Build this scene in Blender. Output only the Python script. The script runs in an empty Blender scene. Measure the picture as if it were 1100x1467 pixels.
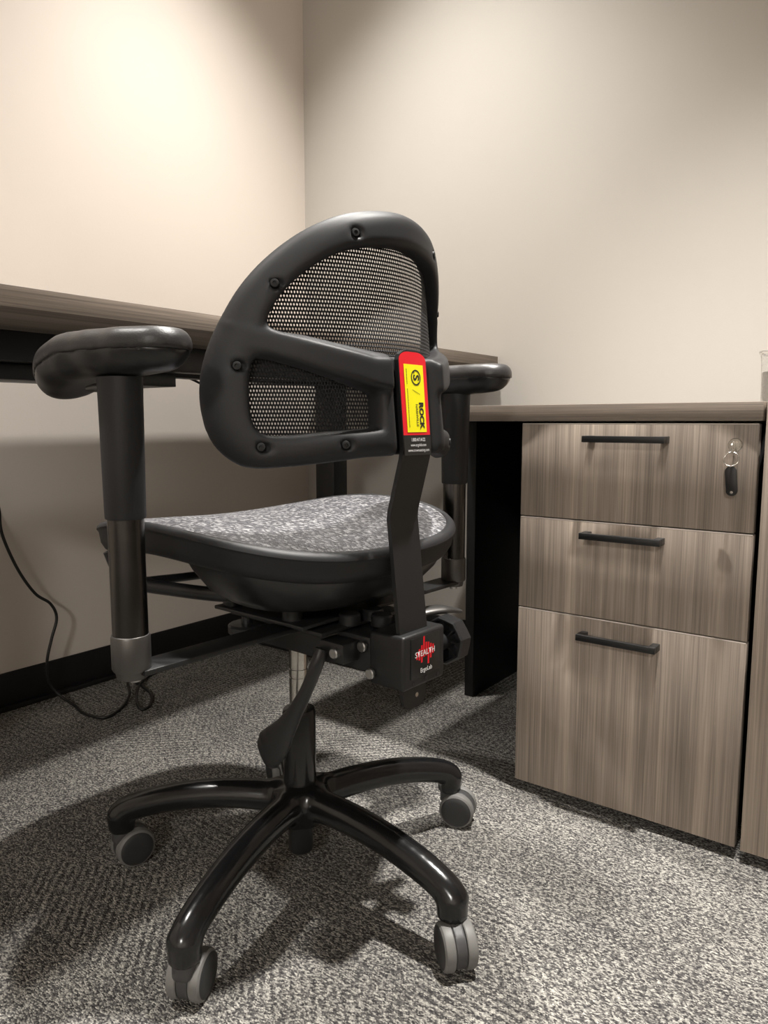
import bpy, bmesh, math, random
import numpy as np
from mathutils import Vector, Matrix
random.seed(7)
PI = math.pi
scn = bpy.context.scene
COL = scn.collection

# ------------------------------------------------------------------ camera
FPX = 1062.0
cam_d = bpy.data.cameras.new('camera')
cam = bpy.data.objects.new('camera', cam_d); COL.objects.link(cam)
cam_d.sensor_fit = 'VERTICAL'; cam_d.sensor_height = 24.0
cam_d.lens = 24.0 * FPX / 1467.0
cam_d.clip_start = 0.02
CAM_H = 0.70
PITCH = math.atan((733.5 - 605.0) / FPX)
YAWC = math.atan(803 / 1069.7)
cam.location = (0, 0, CAM_H)
cam.rotation_euler = (PI / 2 - PITCH, 0, YAWC)
scn.camera = cam

# ------------------------------------------------------------------ world, exposure
w = bpy.data.worlds.new('world'); scn.world = w; w.use_nodes = True
w.node_tree.nodes['Background'].inputs[0].default_value = (0.9, 0.95, 1.0, 1)
w.node_tree.nodes['Background'].inputs[1].default_value = 0.02
scn.view_settings.view_transform = 'Standard'
scn.view_settings.look = 'None'
scn.view_settings.gamma = 1.0
scn.view_settings.use_curve_mapping = False
scn.view_settings.exposure = 1.0

# ------------------------------------------------------------------ room dimensions
XL, YB = -1.79, 1.938          # left wall plane, back wall plane
XR, YF = 3.4, -5.6            # unseen walls
ZC = 2.74                      # ceiling
LAMP_COL = (1.0, 0.965, 0.915)
#        x      y     watts  cone  blend
LAMPS = [(-0.18, 1.13, 262, 70, 1.0),
         (-1.16, 1.32, 112, 90, 0.85),
         (-1.42, -0.10, 120, 82, 1.0)]
# flat LED panels in the open part of the office behind the viewer:  x, y, watts
PANELS = [(1.6, -3.7, 70)]

# ------------------------------------------------------------------ material helpers
def newmat(name):
    m = bpy.data.materials.new(name); m.use_nodes = True
    nt = m.node_tree; b = nt.nodes['Principled BSDF']
    return m, nt, b
def nd(nt, t, **kw):
    n = nt.nodes.new(t)
    for k, v in kw.items():
        setattr(n, k, v)
    return n
def mth(nt, op, a, b=None, c=None, clamp=False):
    n = nt.nodes.new('ShaderNodeMath'); n.operation = op; n.use_clamp = clamp
    for i, v in enumerate((a, b, c)):
        if v is None: continue
        if isinstance(v, (int, float)): n.inputs[i].default_value = v
        else: nt.links.new(v, n.inputs[i])
    return n.outputs[0]
def ramp(nt, fac, stops, interp='LINEAR'):
    r = nt.nodes.new('ShaderNodeValToRGB'); r.color_ramp.interpolation = interp
    el = r.color_ramp.elements
    while len(el) < len(stops): el.new(0.5)
    for e, (p, c) in zip(el, stops):
        e.position = p; e.color = (*c, 1) if len(c) == 3 else c
    nt.links.new(fac, r.inputs[0]); return r.outputs[0]
def bump(nt, b, h, strength, dist):
    n = nt.nodes.new('ShaderNodeBump'); n.inputs['Strength'].default_value = strength
    n.inputs['Distance'].default_value = dist
    nt.links.new(h, n.inputs['Height']); nt.links.new(n.outputs[0], b.inputs['Normal'])
def simple(name, col, rough, metal=0.0, spec=0.5, grain=None, gs=900, coat=0.0, mottle=0.12):
    m, nt, b = newmat(name)
    tc = nd(nt, 'ShaderNodeTexCoord')
    nz = nd(nt, 'ShaderNodeTexNoise'); nz.inputs['Scale'].default_value = 14; nz.inputs['Detail'].default_value = 4
    nt.links.new(tc.outputs['Object'], nz.inputs['Vector'])
    c0 = tuple(max(0, c * (1 - mottle)) for c in col); c1 = tuple(min(1, c * (1 + mottle)) for c in col)
    nt.links.new(ramp(nt, nz.outputs[0], [(0.3, c0), (0.7, c1)]), b.inputs['Base Color'])
    b.inputs['Roughness'].default_value = rough; b.inputs['Metallic'].default_value = metal
    b.inputs['Specular IOR Level'].default_value = spec
    b.inputs['Coat Weight'].default_value = coat
    if grain:
        n2 = nd(nt, 'ShaderNodeTexNoise'); n2.inputs['Scale'].default_value = gs; n2.inputs['Detail'].default_value = 2
        nt.links.new(tc.outputs['Object'], n2.inputs['Vector'])
        bump(nt, b, n2.outputs[0], grain, 0.0006)
    return m

def wood_mat(name, axis, tint=1.0, off=0.0):
    """grey-brown laminate; axis = direction of the grain (0 x, 1 y, 2 z)"""
    m, nt, b = newmat(name)
    tc = nd(nt, 'ShaderNodeTexCoord')
    def stretched(fine, along, det):
        mp = nd(nt, 'ShaderNodeMapping')
        s = [fine, fine, fine]; s[axis] = along
        mp.inputs['Scale'].default_value = s
        mp.inputs['Location'].default_value = (off, off * 1.7, off * 0.6)
        nt.links.new(tc.outputs['Object'], mp.inputs['Vector'])
        n = nd(nt, 'ShaderNodeTexNoise'); n.inputs['Scale'].default_value = 1.0
        n.inputs['Detail'].default_value = det; n.inputs['Roughness'].default_value = 0.65
        nt.links.new(mp.outputs[0], n.inputs['Vector'])
        return n.outputs[0]
    broad = stretched(17, 0.7, 3)
    mid = stretched(85, 1.6, 4)
    fine = stretched(380, 3.5, 3)
    v = mth(nt, 'ADD', mth(nt, 'MULTIPLY', broad, 0.39), mth(nt, 'MULTIPLY', mid, 0.27))
    v = mth(nt, 'ADD', v, mth(nt, 'MULTIPLY', fine, 0.34))
    t = tint
    col = ramp(nt, v, [(0.33, (0.060 * t, 0.049 * t, 0.0405 * t)), (0.46, (0.120 * t, 0.100 * t, 0.083 * t)),
                       (0.55, (0.180 * t, 0.150 * t, 0.124 * t)), (0.66, (0.275 * t, 0.228 * t, 0.187 * t))])
    nt.links.new(col, b.inputs['Base Color'])
    b.inputs['Roughness'].default_value = 0.46; b.inputs['Specular IOR Level'].default_value = 0.4
    bump(nt, b, fine, 0.25, 0.0006)
    return m

def wall_mat(name, col):
    m, nt, b = newmat(name)
    tc = nd(nt, 'ShaderNodeTexCoord')
    n = nd(nt, 'ShaderNodeTexNoise'); n.inputs['Scale'].default_value = 260; n.inputs['Detail'].default_value = 3
    nt.links.new(tc.outputs['Object'], n.inputs['Vector'])
    n2 = nd(nt, 'ShaderNodeTexNoise'); n2.inputs['Scale'].default_value = 2.2
    nt.links.new(tc.outputs['Object'], n2.inputs['Vector'])
    c0 = tuple(c * 0.985 for c in col); c1 = tuple(min(1, c * 1.015) for c in col)
    nt.links.new(ramp(nt, n2.outputs[0], [(0.3, c0), (0.7, c1)]), b.inputs['Base Color'])
    b.inputs['Roughness'].default_value = 0.75; b.inputs['Specular IOR Level'].default_value = 0.25
    bump(nt, b, n.outputs[0], 0.10, 0.001)
    return m

def carpet_mat():
    m, nt, b = newmat('loop_carpet')
    tc = nd(nt, 'ShaderNodeTexCoord'); P = tc.outputs['Object']
    # zones of different tufting direction
    mpz = nd(nt, 'ShaderNodeMapping'); mpz.inputs['Rotation'].default_value = (0, 0, 0.5); mpz.inputs['Scale'].default_value = (3.4, 7.0, 1)
    nt.links.new(P, mpz.inputs['Vector'])
    vz = nd(nt, 'ShaderNodeTexVoronoi'); vz.inputs['Scale'].default_value = 1.0; vz.inputs['Randomness'].default_value = 0.9
    nt.links.new(mpz.outputs[0], vz.inputs['Vector'])
    sepz = nd(nt, 'ShaderNodeSeparateColor'); nt.links.new(vz.outputs['Color'], sepz.inputs[0])
    ang = mth(nt, 'MULTIPLY', mth(nt, 'FLOOR', mth(nt, 'MULTIPLY', sepz.outputs[0], 4.0)), PI / 4)
    sx = nd(nt, 'ShaderNodeSeparateXYZ'); nt.links.new(P, sx.inputs[0])
    # slight wobble of the rows
    nw = nd(nt, 'ShaderNodeTexNoise'); nw.inputs['Scale'].default_value = 30; nw.inputs['Detail'].default_value = 2
    nt.links.new(P, nw.inputs['Vector'])
    along = mth(nt, 'ADD', mth(nt, 'MULTIPLY', sx.outputs[0], mth(nt, 'COSINE', ang)), mth(nt, 'MULTIPLY', sx.outputs[1], mth(nt, 'SINE', ang)))
    along = mth(nt, 'ADD', along, mth(nt, 'MULTIPLY', nw.outputs[0], 0.006))
    stripe = mth(nt, 'SINE', mth(nt, 'MULTIPLY', along, 2 * PI / 0.0125))
    contrast = mth(nt, 'MULTIPLY', mth(nt, 'POWER', sepz.outputs[1], 1.5), 0.095)
    # yarn loops
    vy = nd(nt, 'ShaderNodeTexVoronoi'); vy.inputs['Scale'].default_value = 400; vy.inputs['Randomness'].default_value = 0.85
    mpy = nd(nt, 'ShaderNodeMapping'); mpy.inputs['Rotation'].default_value = (0, 0, -0.35); mpy.inputs['Scale'].default_value = (0.72, 1.25, 1)
    nt.links.new(P, mpy.inputs['Vector']); nt.links.new(mpy.outputs[0], vy.inputs['Vector'])
    sepy = nd(nt, 'ShaderNodeSeparateColor'); nt.links.new(vy.outputs['Color'], sepy.inputs[0])
    n3 = nd(nt, 'ShaderNodeTexNoise'); n3.inputs['Scale'].default_value = 260; n3.inputs['Detail'].default_value = 3
    nt.links.new(P, n3.inputs['Vector'])
    n4 = nd(nt, 'ShaderNodeTexNoise'); n4.inputs['Scale'].default_value = 5; n4.inputs['Detail'].default_value = 2
    nt.links.new(P, n4.inputs['Vector'])
    v = mth(nt, 'ADD', mth(nt, 'MULTIPLY', sepy.outputs[0], 0.42), mth(nt, 'MULTIPLY', n3.outputs[0], 0.62))
    v = mth(nt, 'ADD', v, mth(nt, 'MULTIPLY', stripe, contrast))
    v = mth(nt, 'ADD', v, mth(nt, 'MULTIPLY', mth(nt, 'SUBTRACT', n4.outputs[0], 0.5), 0.22))
    col = ramp(nt, v, [(0.30, (0.055, 0.052, 0.053)), (0.47, (0.13, 0.123, 0.118)), (0.60, (0.30, 0.288, 0.265)), (0.80, (0.58, 0.555, 0.50))])
    nt.links.new(col, b.inputs['Base Color'])
    b.inputs['Roughness'].default_value = 0.95; b.inputs['Specular IOR Level'].default_value = 0.08
    h = mth(nt, 'SUBTRACT', mth(nt, 'MULTIPLY', v, 0.8), mth(nt, 'MULTIPLY', vy.outputs['Distance'], 90))
    h = mth(nt, 'SUBTRACT', mth(nt, 'MULTIPLY', v, 1.2), mth(nt, 'MULTIPLY', vy.outputs['Distance'], 1.0))
    bump(nt, b, h, 0.9, 0.004)
    return m

def mesh_fabric(name, col, px, pz, hole, ax=(0, 2), sheen=0.0, spec=0.3):
    """woven suspension mesh: yarns with real see-through gaps, laid out in object space"""
    m, nt, b = newmat(name)
    uv = nd(nt, 'ShaderNodeUVMap'); uv.uv_map = 'UVMap'
    s = nd(nt, 'ShaderNodeSeparateXYZ'); nt.links.new(uv.outputs[0], s.inputs[0])
    u = mth(nt, 'DIVIDE', s.outputs[0], px); v = mth(nt, 'DIVIDE', s.outputs[1], pz)
    row = mth(nt, 'FLOOR', v)
    u2 = mth(nt, 'ADD', u, mth(nt, 'MULTIPLY', mth(nt, 'MODULO', row, 2.0), 0.5))
    fu = mth(nt, 'ABSOLUTE', mth(nt, 'SUBTRACT', mth(nt, 'FRACT', u2), 0.5))
    fv = mth(nt, 'ABSOLUTE', mth(nt, 'SUBTRACT', mth(nt, 'FRACT', v), 0.5))
    e = mth(nt, 'ADD', mth(nt, 'POWER', mth(nt, 'DIVIDE', fu, hole[0] / 2), 2.0), mth(nt, 'POWER', mth(nt, 'DIVIDE', fv, hole[1] / 2), 2.0))
    gap = mth(nt, 'LESS_THAN', e, 1.0)
    n = nd(nt, 'ShaderNodeTexNoise'); n.inputs['Scale'].default_value = 500
    nt.links.new(uv.outputs[0], n.inputs['Vector'])
    c0 = tuple(c * 0.55 for c in col); c1 = tuple(c * 1.5 for c in col)
    nt.links.new(ramp(nt, n.outputs[0], [(0.35, c0), (0.65, c1)]), b.inputs['Base Color'])
    b.inputs['Roughness'].default_value = 0.55; b.inputs['Specular IOR Level'].default_value = spec
    b.inputs['Sheen Weight'].default_value = sheen
    alpha = mth(nt, 'SUBTRACT', 1.0, gap)
    nt.links.new(alpha, b.inputs['Alpha'])
    bump(nt, b, e, 0.5, 0.001)
    return m

def seat_fabric():
    m, nt, b = newmat('seat_weave')
    uv = nd(nt, 'ShaderNodeUVMap'); uv.uv_map = 'UVMap'
    mp = nd(nt, 'ShaderNodeMapping'); mp.inputs['Scale'].default_value = (300, 210, 1)
    nt.links.new(uv.outputs[0], mp.inputs['Vector'])
    vo = nd(nt, 'ShaderNodeTexVoronoi'); vo.inputs['Scale'].default_value = 1.0; vo.inputs['Randomness'].default_value = 0.55
    nt.links.new(mp.outputs[0], vo.inputs['Vector'])
    sp = nd(nt, 'ShaderNodeSeparateColor'); nt.links.new(vo.outputs['Color'], sp.inputs[0])
    col = ramp(nt, sp.outputs[0], [(0.0, (0.010, 0.010, 0.014)), (0.45, (0.028, 0.028, 0.038)), (0.66, (0.085, 0.083, 0.092)), (0.95, (0.27, 0.265, 0.27))])
    nt.links.new(col, b.inputs['Base Color'])
    b.inputs['Roughness'].default_value = 0.5; b.inputs['Sheen Weight'].default_value = 0.25
    bump(nt, b, mth(nt, 'SUBTRACT', 1.0, vo.outputs['Distance']), 0.9, 0.0022)
    return m

M = {}
M['wall_l'] = wall_mat('cream_wall_paint', (0.74, 0.675, 0.61))
M['wall_b'] = wall_mat('grey_wall_paint', (0.52, 0.494, 0.455))
M['ceil'] = wall_mat('white_ceiling_paint', (0.78, 0.77, 0.74))
M['carpet'] = carpet_mat()
M['base'] = simple('dark_vinyl_baseboard', (0.014, 0.013, 0.013), 0.45)
M['woodV'] = wood_mat('laminate_vertical_grain', 2, 2.2)
M['woodX'] = wood_mat('laminate_grain_along_counter', 0, 1.45, 3.1)
M['woodY'] = wood_mat('laminate_grain_along_desk', 1, 1.5, 5.7)
M['edge'] = simple('pale_edge_band', (0.50, 0.45, 0.39), 0.4)
M['carcass'] = simple('black_cabinet_carcass', (0.012, 0.012, 0.012), 0.6)
M['bmetal'] = simple('black_powder_coated_steel', (0.013, 0.013, 0.0135), 0.42, 0.0, 0.5, grain=0.25, gs=1500)
M['bmatte'] = simple('black_matte_panel', (0.006, 0.006, 0.0065), 0.6)
M['plastic'] = simple('charcoal_textured_plastic', (0.015, 0.015, 0.0165), 0.52, 0.0, 0.4, grain=0.22, gs=1300)
M['plastic2'] = simple('black_smooth_plastic', (0.017, 0.017, 0.018), 0.32, 0.0, 0.5)
M['gloss'] = simple('glossy_black_base_enamel', (0.008, 0.008, 0.0085), 0.2, 0.0, 0.6)
M['tube'] = simple('black_chrome_tube', (0.10, 0.095, 0.09), 0.22, 1.0)
M['collar'] = simple('brushed_dark_collar', (0.12, 0.115, 0.11), 0.42, 0.85)
M['steel'] = simple('bright_steel', (0.62, 0.60, 0.56), 0.22, 1.0)
M['bolt'] = simple('zinc_bolt', (0.50, 0.50, 0.49), 0.35, 1.0)
M['tread'] = simple('grey_wheel_tread', (0.17, 0.166, 0.158), 0.5, grain=0.2)
M['disc'] = simple('dark_wheel_cover', (0.030, 0.030, 0.031), 0.5, grain=0.2)
M['hood'] = simple('caster_hood_plastic', (0.055, 0.055, 0.056), 0.42, grain=0.3, gs=1600)
M['pad'] = simple('black_leatherette', (0.028, 0.026, 0.026), 0.40, 0.0, 0.55, grain=0.35, gs=700)
M['cord'] = simple('black_rubber_cord', (0.010, 0.010, 0.010), 0.4)
M['white'] = simple('white_plastic', (0.75, 0.74, 0.72), 0.4)
M['red'] = simple('red_print', (0.78, 0.010, 0.022), 0.35, mottle=0.02)
M['yellow'] = simple('yellow_print', (0.95, 0.86, 0.005), 0.35, mottle=0.02)
M['ink'] = simple('black_print', (0.012, 0.012, 0.012), 0.5)
M['wink'] = simple('white_print', (0.80, 0.80, 0.80), 0.5)
M['sticker'] = simple('black_vinyl_sticker', (0.012, 0.012, 0.012), 0.3)
M['backmesh'] = mesh_fabric('black_back_mesh', (0.022, 0.022, 0.024), 0.0036, 0.0048, (0.52, 0.60))
M['seatmesh'] = seat_fabric()
m, nt, b = newmat('clear_plastic'); b.inputs['Base Color'].default_value = (0.93, 0.93, 0.92, 1)
b.inputs['Transmission Weight'].default_value = 0.92; b.inputs['Roughness'].default_value = 0.12; b.inputs['IOR'].default_value = 1.3
M['clear'] = m
M['grey'] = simple('grey_reflection_tone', (0.42, 0.41, 0.385), 0.6)  # flat grey imitating reflections low in the clear tub
m, nt, b = newmat('lamp_lens'); b.inputs['Emission Color'].default_value = (1, 0.9, 0.78, 1); b.inputs['Emission Strength'].default_value = 6
M['lens'] = m

# ------------------------------------------------------------------ object helpers
def link(name, me, mats, parent=None, smooth=None):
    if not isinstance(mats, (list, tuple)): mats = [mats]
    o = bpy.data.objects.new(name, me); COL.objects.link(o)
    if len(me.materials) == 0:
        for mm in mats: me.materials.append(mm)
    if parent is not None: o.parent = parent
    if smooth is not None:
        me.shade_smooth() if smooth else me.shade_flat()
        if smooth is not True and smooth:
            pass
    return o
def tag(o, label, cat, group=None):
    o['label'] = label; o['category'] = cat
    if group: o['group'] = group
    return o
def struct(o): o['kind'] = 'structure'; return o
def empty(name, loc=(0, 0, 0), rz=0.0):
    o = bpy.data.objects.new(name, None); COL.objects.link(o)
    o.location = loc; o.rotation_euler = (0, 0, rz); o.empty_display_size = 0.1
    return o
def autosmooth(me, ang=35):
    """smooth faces, sharp edges above the angle"""
    bm = bmesh.new(); bm.from_mesh(me)
    for f in bm.faces: f.smooth = True
    for e in bm.edges:
        e.smooth = not (len(e.link_faces) == 2 and e.calc_face_angle(0) > math.radians(ang))
    bm.to_mesh(me); bm.free()
def bm_mesh(bm, name='m', ang=35):
    bmesh.ops.recalc_face_normals(bm, faces=bm.faces)
    me = bpy.data.meshes.new(name); bm.to_mesh(me); bm.free()
    if ang: autosmooth(me, ang)
    return me
def box_bm(bm, lo, hi, bev=0.0, seg=2, mat=0, xf=None):
    lo = Vector(lo); hi = Vector(hi)
    r = bmesh.ops.create_cube(bm, size=1.0)
    vs = r['verts']
    c = (lo + hi) / 2; s = hi - lo
    for v in vs: v.co = Vector((v.co.x * s.x, v.co.y * s.y, v.co.z * s.z)) + c
    fs = list({f for v in vs for f in v.link_faces})
    for f in fs: f.material_index = mat
    if bev > 0:
        es = list({e for v in vs for e in v.link_edges})
        r2 = bmesh.ops.bevel(bm, geom=es, offset=bev, segments=seg, affect='EDGES', profile=0.5, clamp_overlap=True)
        vs = list({v for f in r2['faces'] for v in f.verts} | {v for v in vs if v.is_valid})
    if xf is not None:
        for v in vs: v.co = xf @ v.co
    return vs
def box(name, lo, hi, mat, parent=None, bev=0.0015, xf=None):
    bm = bmesh.new(); box_bm(bm, lo, hi, bev, 2, 0, xf)
    return link(name, bm_mesh(bm), mat, parent)
def lathe_bm(bm, prof, n=32, mat=0, xf=None, sx=1.0, sy=1.0, mats=None):
    """profile of (r, z) revolved about z"""
    rings = []
    for (r, z) in prof:
        if r < 1e-6: rings.append([bm.verts.new((0, 0, z))])
        else: rings.append([bm.verts.new((r * sx * math.cos(2 * PI * i / n), r * sy * math.sin(2 * PI * i / n), z)) for i in range(n)])
    for k, (a, b_) in enumerate(zip(rings[:-1], rings[1:])):
        for i in range(n):
            j = (i + 1) % n
            if len(a) == 1 and len(b_) == 1: continue
            if len(a) == 1: f = bm.faces.new((a[0], b_[j], b_[i]))
            elif len(b_) == 1: f = bm.faces.new((a[i], a[j], b_[0]))
            else: f = bm.faces.new((a[i], a[j], b_[j], b_[i]))
            f.material_index = mats[k] if mats else mat
    if xf is not None:
        for rg in rings:
            for v in rg: v.co = xf @ v.co
def lathe(name, prof, mat, parent=None, n=32, xf=None, sx=1, sy=1, mats=None, ang=35):
    bm = bmesh.new(); lathe_bm(bm, prof, n, 0, xf, sx, sy, mats)
    return link(name, bm_mesh(bm, ang=ang), mat, parent)
def align(p, d, up=(0, 0, 1)):
    """matrix that takes z to direction d at point p"""
    d = Vector(d).normalized()
    q = Vector((0, 0, 1)).rotation_difference(d)
    return Matrix.Translation(Vector(p)) @ q.to_matrix().to_4x4()
def catmull(pts, n=8, closed=False):
    P = [Vector(p) for p in pts]; out = []
    m_ = len(P)
    rng = range(m_) if closed else range(m_ - 1)
    for i in rng:
        p0 = P[(i - 1) % m_] if (closed or i > 0) else P[0] * 2 - P[1]
        p1 = P[i]; p2 = P[(i + 1) % m_]
        p3 = P[(i + 2) % m_] if (closed or i + 2 < m_) else P[-1] * 2 - P[-2]
        for k in range(n):
            t = k / n
            out.append(0.5 * ((2 * p1) + (p2 - p0) * t + (2 * p0 - 5 * p1 + 4 * p2 - p3) * t * t + (3 * p1 - p0 - 3 * p2 + p3) * t ** 3))
    if not closed: out.append(P[-1])
    return out
def tube_bm(bm, path, rad, n=12, closed=False, mat=0, cap=True, flat=None):
    """sweep an ellipse (rad, or list of radii, or list of (ra, rb)) along path"""
    m_ = len(path); rings = []
    prevN = None
    for i, p in enumerate(path):
        a = path[(i - 1) % m_] if (closed or i > 0) else path[i]
        c = path[(i + 1) % m_] if (closed or i < m_ - 1) else path[i]
        t = (Vector(c) - Vector(a)).normalized()
        if prevN is None:
            upv = Vector((0, 0, 1)) if abs(t.z) < 0.9 else Vector((1, 0, 0))
            N = (upv - t * upv.dot(t)).normalized()
        else:
            N = (prevN - t * prevN.dot(t)).normalized()
        if flat is not None:
            fv = Vector(flat); N = (fv - t * fv.dot(t)).normalized()
        prevN = N; B = t.cross(N)
        r = rad[i] if isinstance(rad, (list, tuple)) and not isinstance(rad[0], (int, float)) else (rad[i] if isinstance(rad, list) else rad)
        ra, rb = (r if isinstance(r, (tuple, list)) else (r, r))
        rings.append([bm.verts.new(Vector(p) + N * ra * math.cos(2 * PI * k / n) + B * rb * math.sin(2 * PI * k / n)) for k in range(n)])
    rr = range(m_) if closed else range(m_ - 1)
    for i in rr:
        a = rings[i]; b_ = rings[(i + 1) % m_]
        for k in range(n):
            f = bm.faces.new((a[k], a[(k + 1) % n], b_[(k + 1) % n], b_[k])); f.material_index = mat
    if cap and not closed:
        bm.faces.new(rings[0][::-1]).material_index = mat; bm.faces.new(rings[-1]).material_index = mat
def tube(name, pts, rad, mat, parent=None, n=12, sub=8, closed=False, flat=None, smooth_path=True):
    path = catmull(pts, sub, closed) if smooth_path else [Vector(p) for p in pts]
    if isinstance(rad, list):
        m_ = len(path); R = []
        for i in range(m_):
            u = i / (m_ - 1) * (len(rad) - 1); k = min(int(u), len(rad) - 2); t = u - k
            a, b_ = rad[k], rad[k + 1]
            if isinstance(a, tuple): R.append((a[0] + (b_[0] - a[0]) * t, a[1] + (b_[1] - a[1]) * t))
            else: R.append(a + (b_ - a) * t)
        rad = R
    bm = bmesh.new(); tube_bm(bm, path, rad, n, closed, 0, True, flat)
    return link(name, bm_mesh(bm, ang=50), mat, parent)
def prism(name, poly, p0, u, v, nrm, mat, parent=None, bev=0.0):
    """extrude 2-D polygon: p0 + a*u + b*v, thickness vector nrm"""
    bm = bmesh.new(); p0 = Vector(p0); u = Vector(u); v = Vector(v); nrm = Vector(nrm)
    A = [bm.verts.new(p0 + u * a + v * b_) for a, b_ in poly]; f = bm.faces.new(A)
    r = bmesh.ops.extrude_face_region(bm, geom=[f])
    for g in r['geom']:
        if isinstance(g, bmesh.types.BMVert): g.co += nrm
    bmesh.ops.recalc_face_normals(bm, faces=bm.faces)
    if bev:
        bmesh.ops.bevel(bm, geom=list(bm.edges), offset=bev, segments=2, affect='EDGES', profile=0.5, clamp_overlap=True)
    return link(name, bm_mesh(bm), mat, parent)

# ---- signed-distance modelling (surface nets)
def surfnet(F, org, h):
    org = np.array(org, float)
    S = F < 0
    nx, ny, nz = F.shape
    acc = np.zeros((nx - 1, ny - 1, nz - 1, 3)); cnt = np.zeros((nx - 1, ny - 1, nz - 1))
    corners = [(i, j, k) for i in (0, 1) for j in (0, 1) for k in (0, 1)]
    def sub(A, c): return A[c[0]:nx - 1 + c[0], c[1]:ny - 1 + c[1], c[2]:nz - 1 + c[2]]
    for ax in range(3):
        for c in corners:
            if c[ax]: continue
            d = list(c); d[ax] = 1
            a = sub(F, c); b_ = sub(F, d); x = (a < 0) != (b_ < 0)
            t = np.where(x, a / np.where(x, a - b_, 1), 0)
            for q in range(3):
                acc[..., q] += np.where(x, c[q] + (t if q == ax else 0), 0)
            cnt += x
    act = cnt > 0
    idx = -np.ones(act.shape, int); idx[act] = np.arange(act.sum())
    ijk = np.argwhere(act)
    V = org + h * (ijk + acc[act] / cnt[act][:, None])
    faces = []
    for ax in range(3):
        o1, o2 = [(1, 2), (2, 0), (0, 1)][ax]
        sl0 = [slice(None)] * 3; sl1 = [slice(None)] * 3
        sl0[ax] = slice(0, -1); sl1[ax] = slice(1, None)
        a = S[tuple(sl0)]; b_ = S[tuple(sl1)]
        E_ = np.argwhere(a != b_)
        ok = (E_[:, o1] > 0) & (E_[:, o2] > 0) & (E_[:, o1] < F.shape[o1] - 1) & (E_[:, o2] < F.shape[o2] - 1)
        E_ = E_[ok]
        flip = a[tuple(E_.T)]
        def cell(d1, d2):
            q = E_.copy(); q[:, o1] -= d1; q[:, o2] -= d2
            return idx[tuple(q.T)]
        Q = np.stack([cell(1, 1), cell(0, 1), cell(0, 0), cell(1, 0)], 1)
        Q[~flip] = Q[~flip][:, ::-1]
        faces.append(Q)
    return V, np.concatenate(faces)
def relax(V, Fc, it=2, k=0.5):
    E_ = np.concatenate([Fc[:, [0, 1]], Fc[:, [1, 2]], Fc[:, [2, 3]], Fc[:, [3, 0]]])
    n = np.bincount(E_.ravel(), minlength=len(V)).astype(float)
    for _ in range(it):
        A = np.zeros_like(V)
        for q in range(3):
            A[:, q] = np.bincount(E_[:, 0], V[E_[:, 1], q], len(V)) + np.bincount(E_[:, 1], V[E_[:, 0], q], len(V))
        V = V * (1 - k) + k * A / n[:, None]
    return V
def grid(lo, hi, h):
    ax = [np.arange(lo[i], hi[i] + h, h) for i in range(3)]
    X, Y, Z = np.meshgrid(*ax, indexing='ij')
    return X, Y, Z
def np_mesh(V, Fc, smooth=True):
    me = bpy.data.meshes.new('m'); me.from_pydata([tuple(v) for v in V], [], [tuple(int(i) for i in f) for f in Fc]); me.update()
    if smooth: me.shade_smooth()
    return me
def smin(a, b_, k):
    h = np.clip(0.5 + 0.5 * (b_ - a) / k, 0, 1)
    return b_ * (1 - h) + a * h - k * h * (1 - h)
def smax(a, b_, k): return -smin(-a, -b_, k)
def sd_poly(x, z, P):
    P = np.array(P, float); d = np.full(x.shape, 1e9); inside = np.zeros(x.shape, bool)
    n = len(P)
    for i in range(n):
        a = P[i]; b_ = P[(i + 1) % n]; e = b_ - a
        wx = x - a[0]; wz = z - a[1]
        t = np.clip((wx * e[0] + wz * e[1]) / (e @ e + 1e-12), 0, 1)
        d = np.minimum(d, (wx - e[0] * t) ** 2 + (wz - e[1] * t) ** 2)
        c = ((a[1] > z) != (b_[1] > z)) & (x < (b_[0] - a[0]) * (z - a[1]) / (b_[1] - a[1] + 1e-12) + a[0])
        inside ^= c
    d = np.sqrt(d)
    return np.where(inside, -d, d)
def sd_cap(X, Y, Z, a, b_, ra, rb, sc=(1, 1, 1)):
    a = np.array(a, float); b_ = np.array(b_, float); e = b_ - a
    px, py, pz = X - a[0], Y - a[1], Z - a[2]
    t = np.clip((px * e[0] + py * e[1] + pz * e[2]) / (e @ e + 1e-12), 0, 1)
    r = ra + (rb - ra) * t
    return np.sqrt(((px - e[0] * t) / sc[0]) ** 2 + ((py - e[1] * t) / sc[1]) ** 2 + ((pz - e[2] * t) / sc[2]) ** 2) - r
def sd_box(X, Y, Z, c, hs, r=0.0):
    qx = np.abs(X - c[0]) - hs[0] + r; qy = np.abs(Y - c[1]) - hs[1] + r; qz = np.abs(Z - c[2]) - hs[2] + r
    return np.sqrt(np.maximum(qx, 0) ** 2 + np.maximum(qy, 0) ** 2 + np.maximum(qz, 0) ** 2) + np.minimum(np.maximum(qx, np.maximum(qy, qz)), 0) - r

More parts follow.
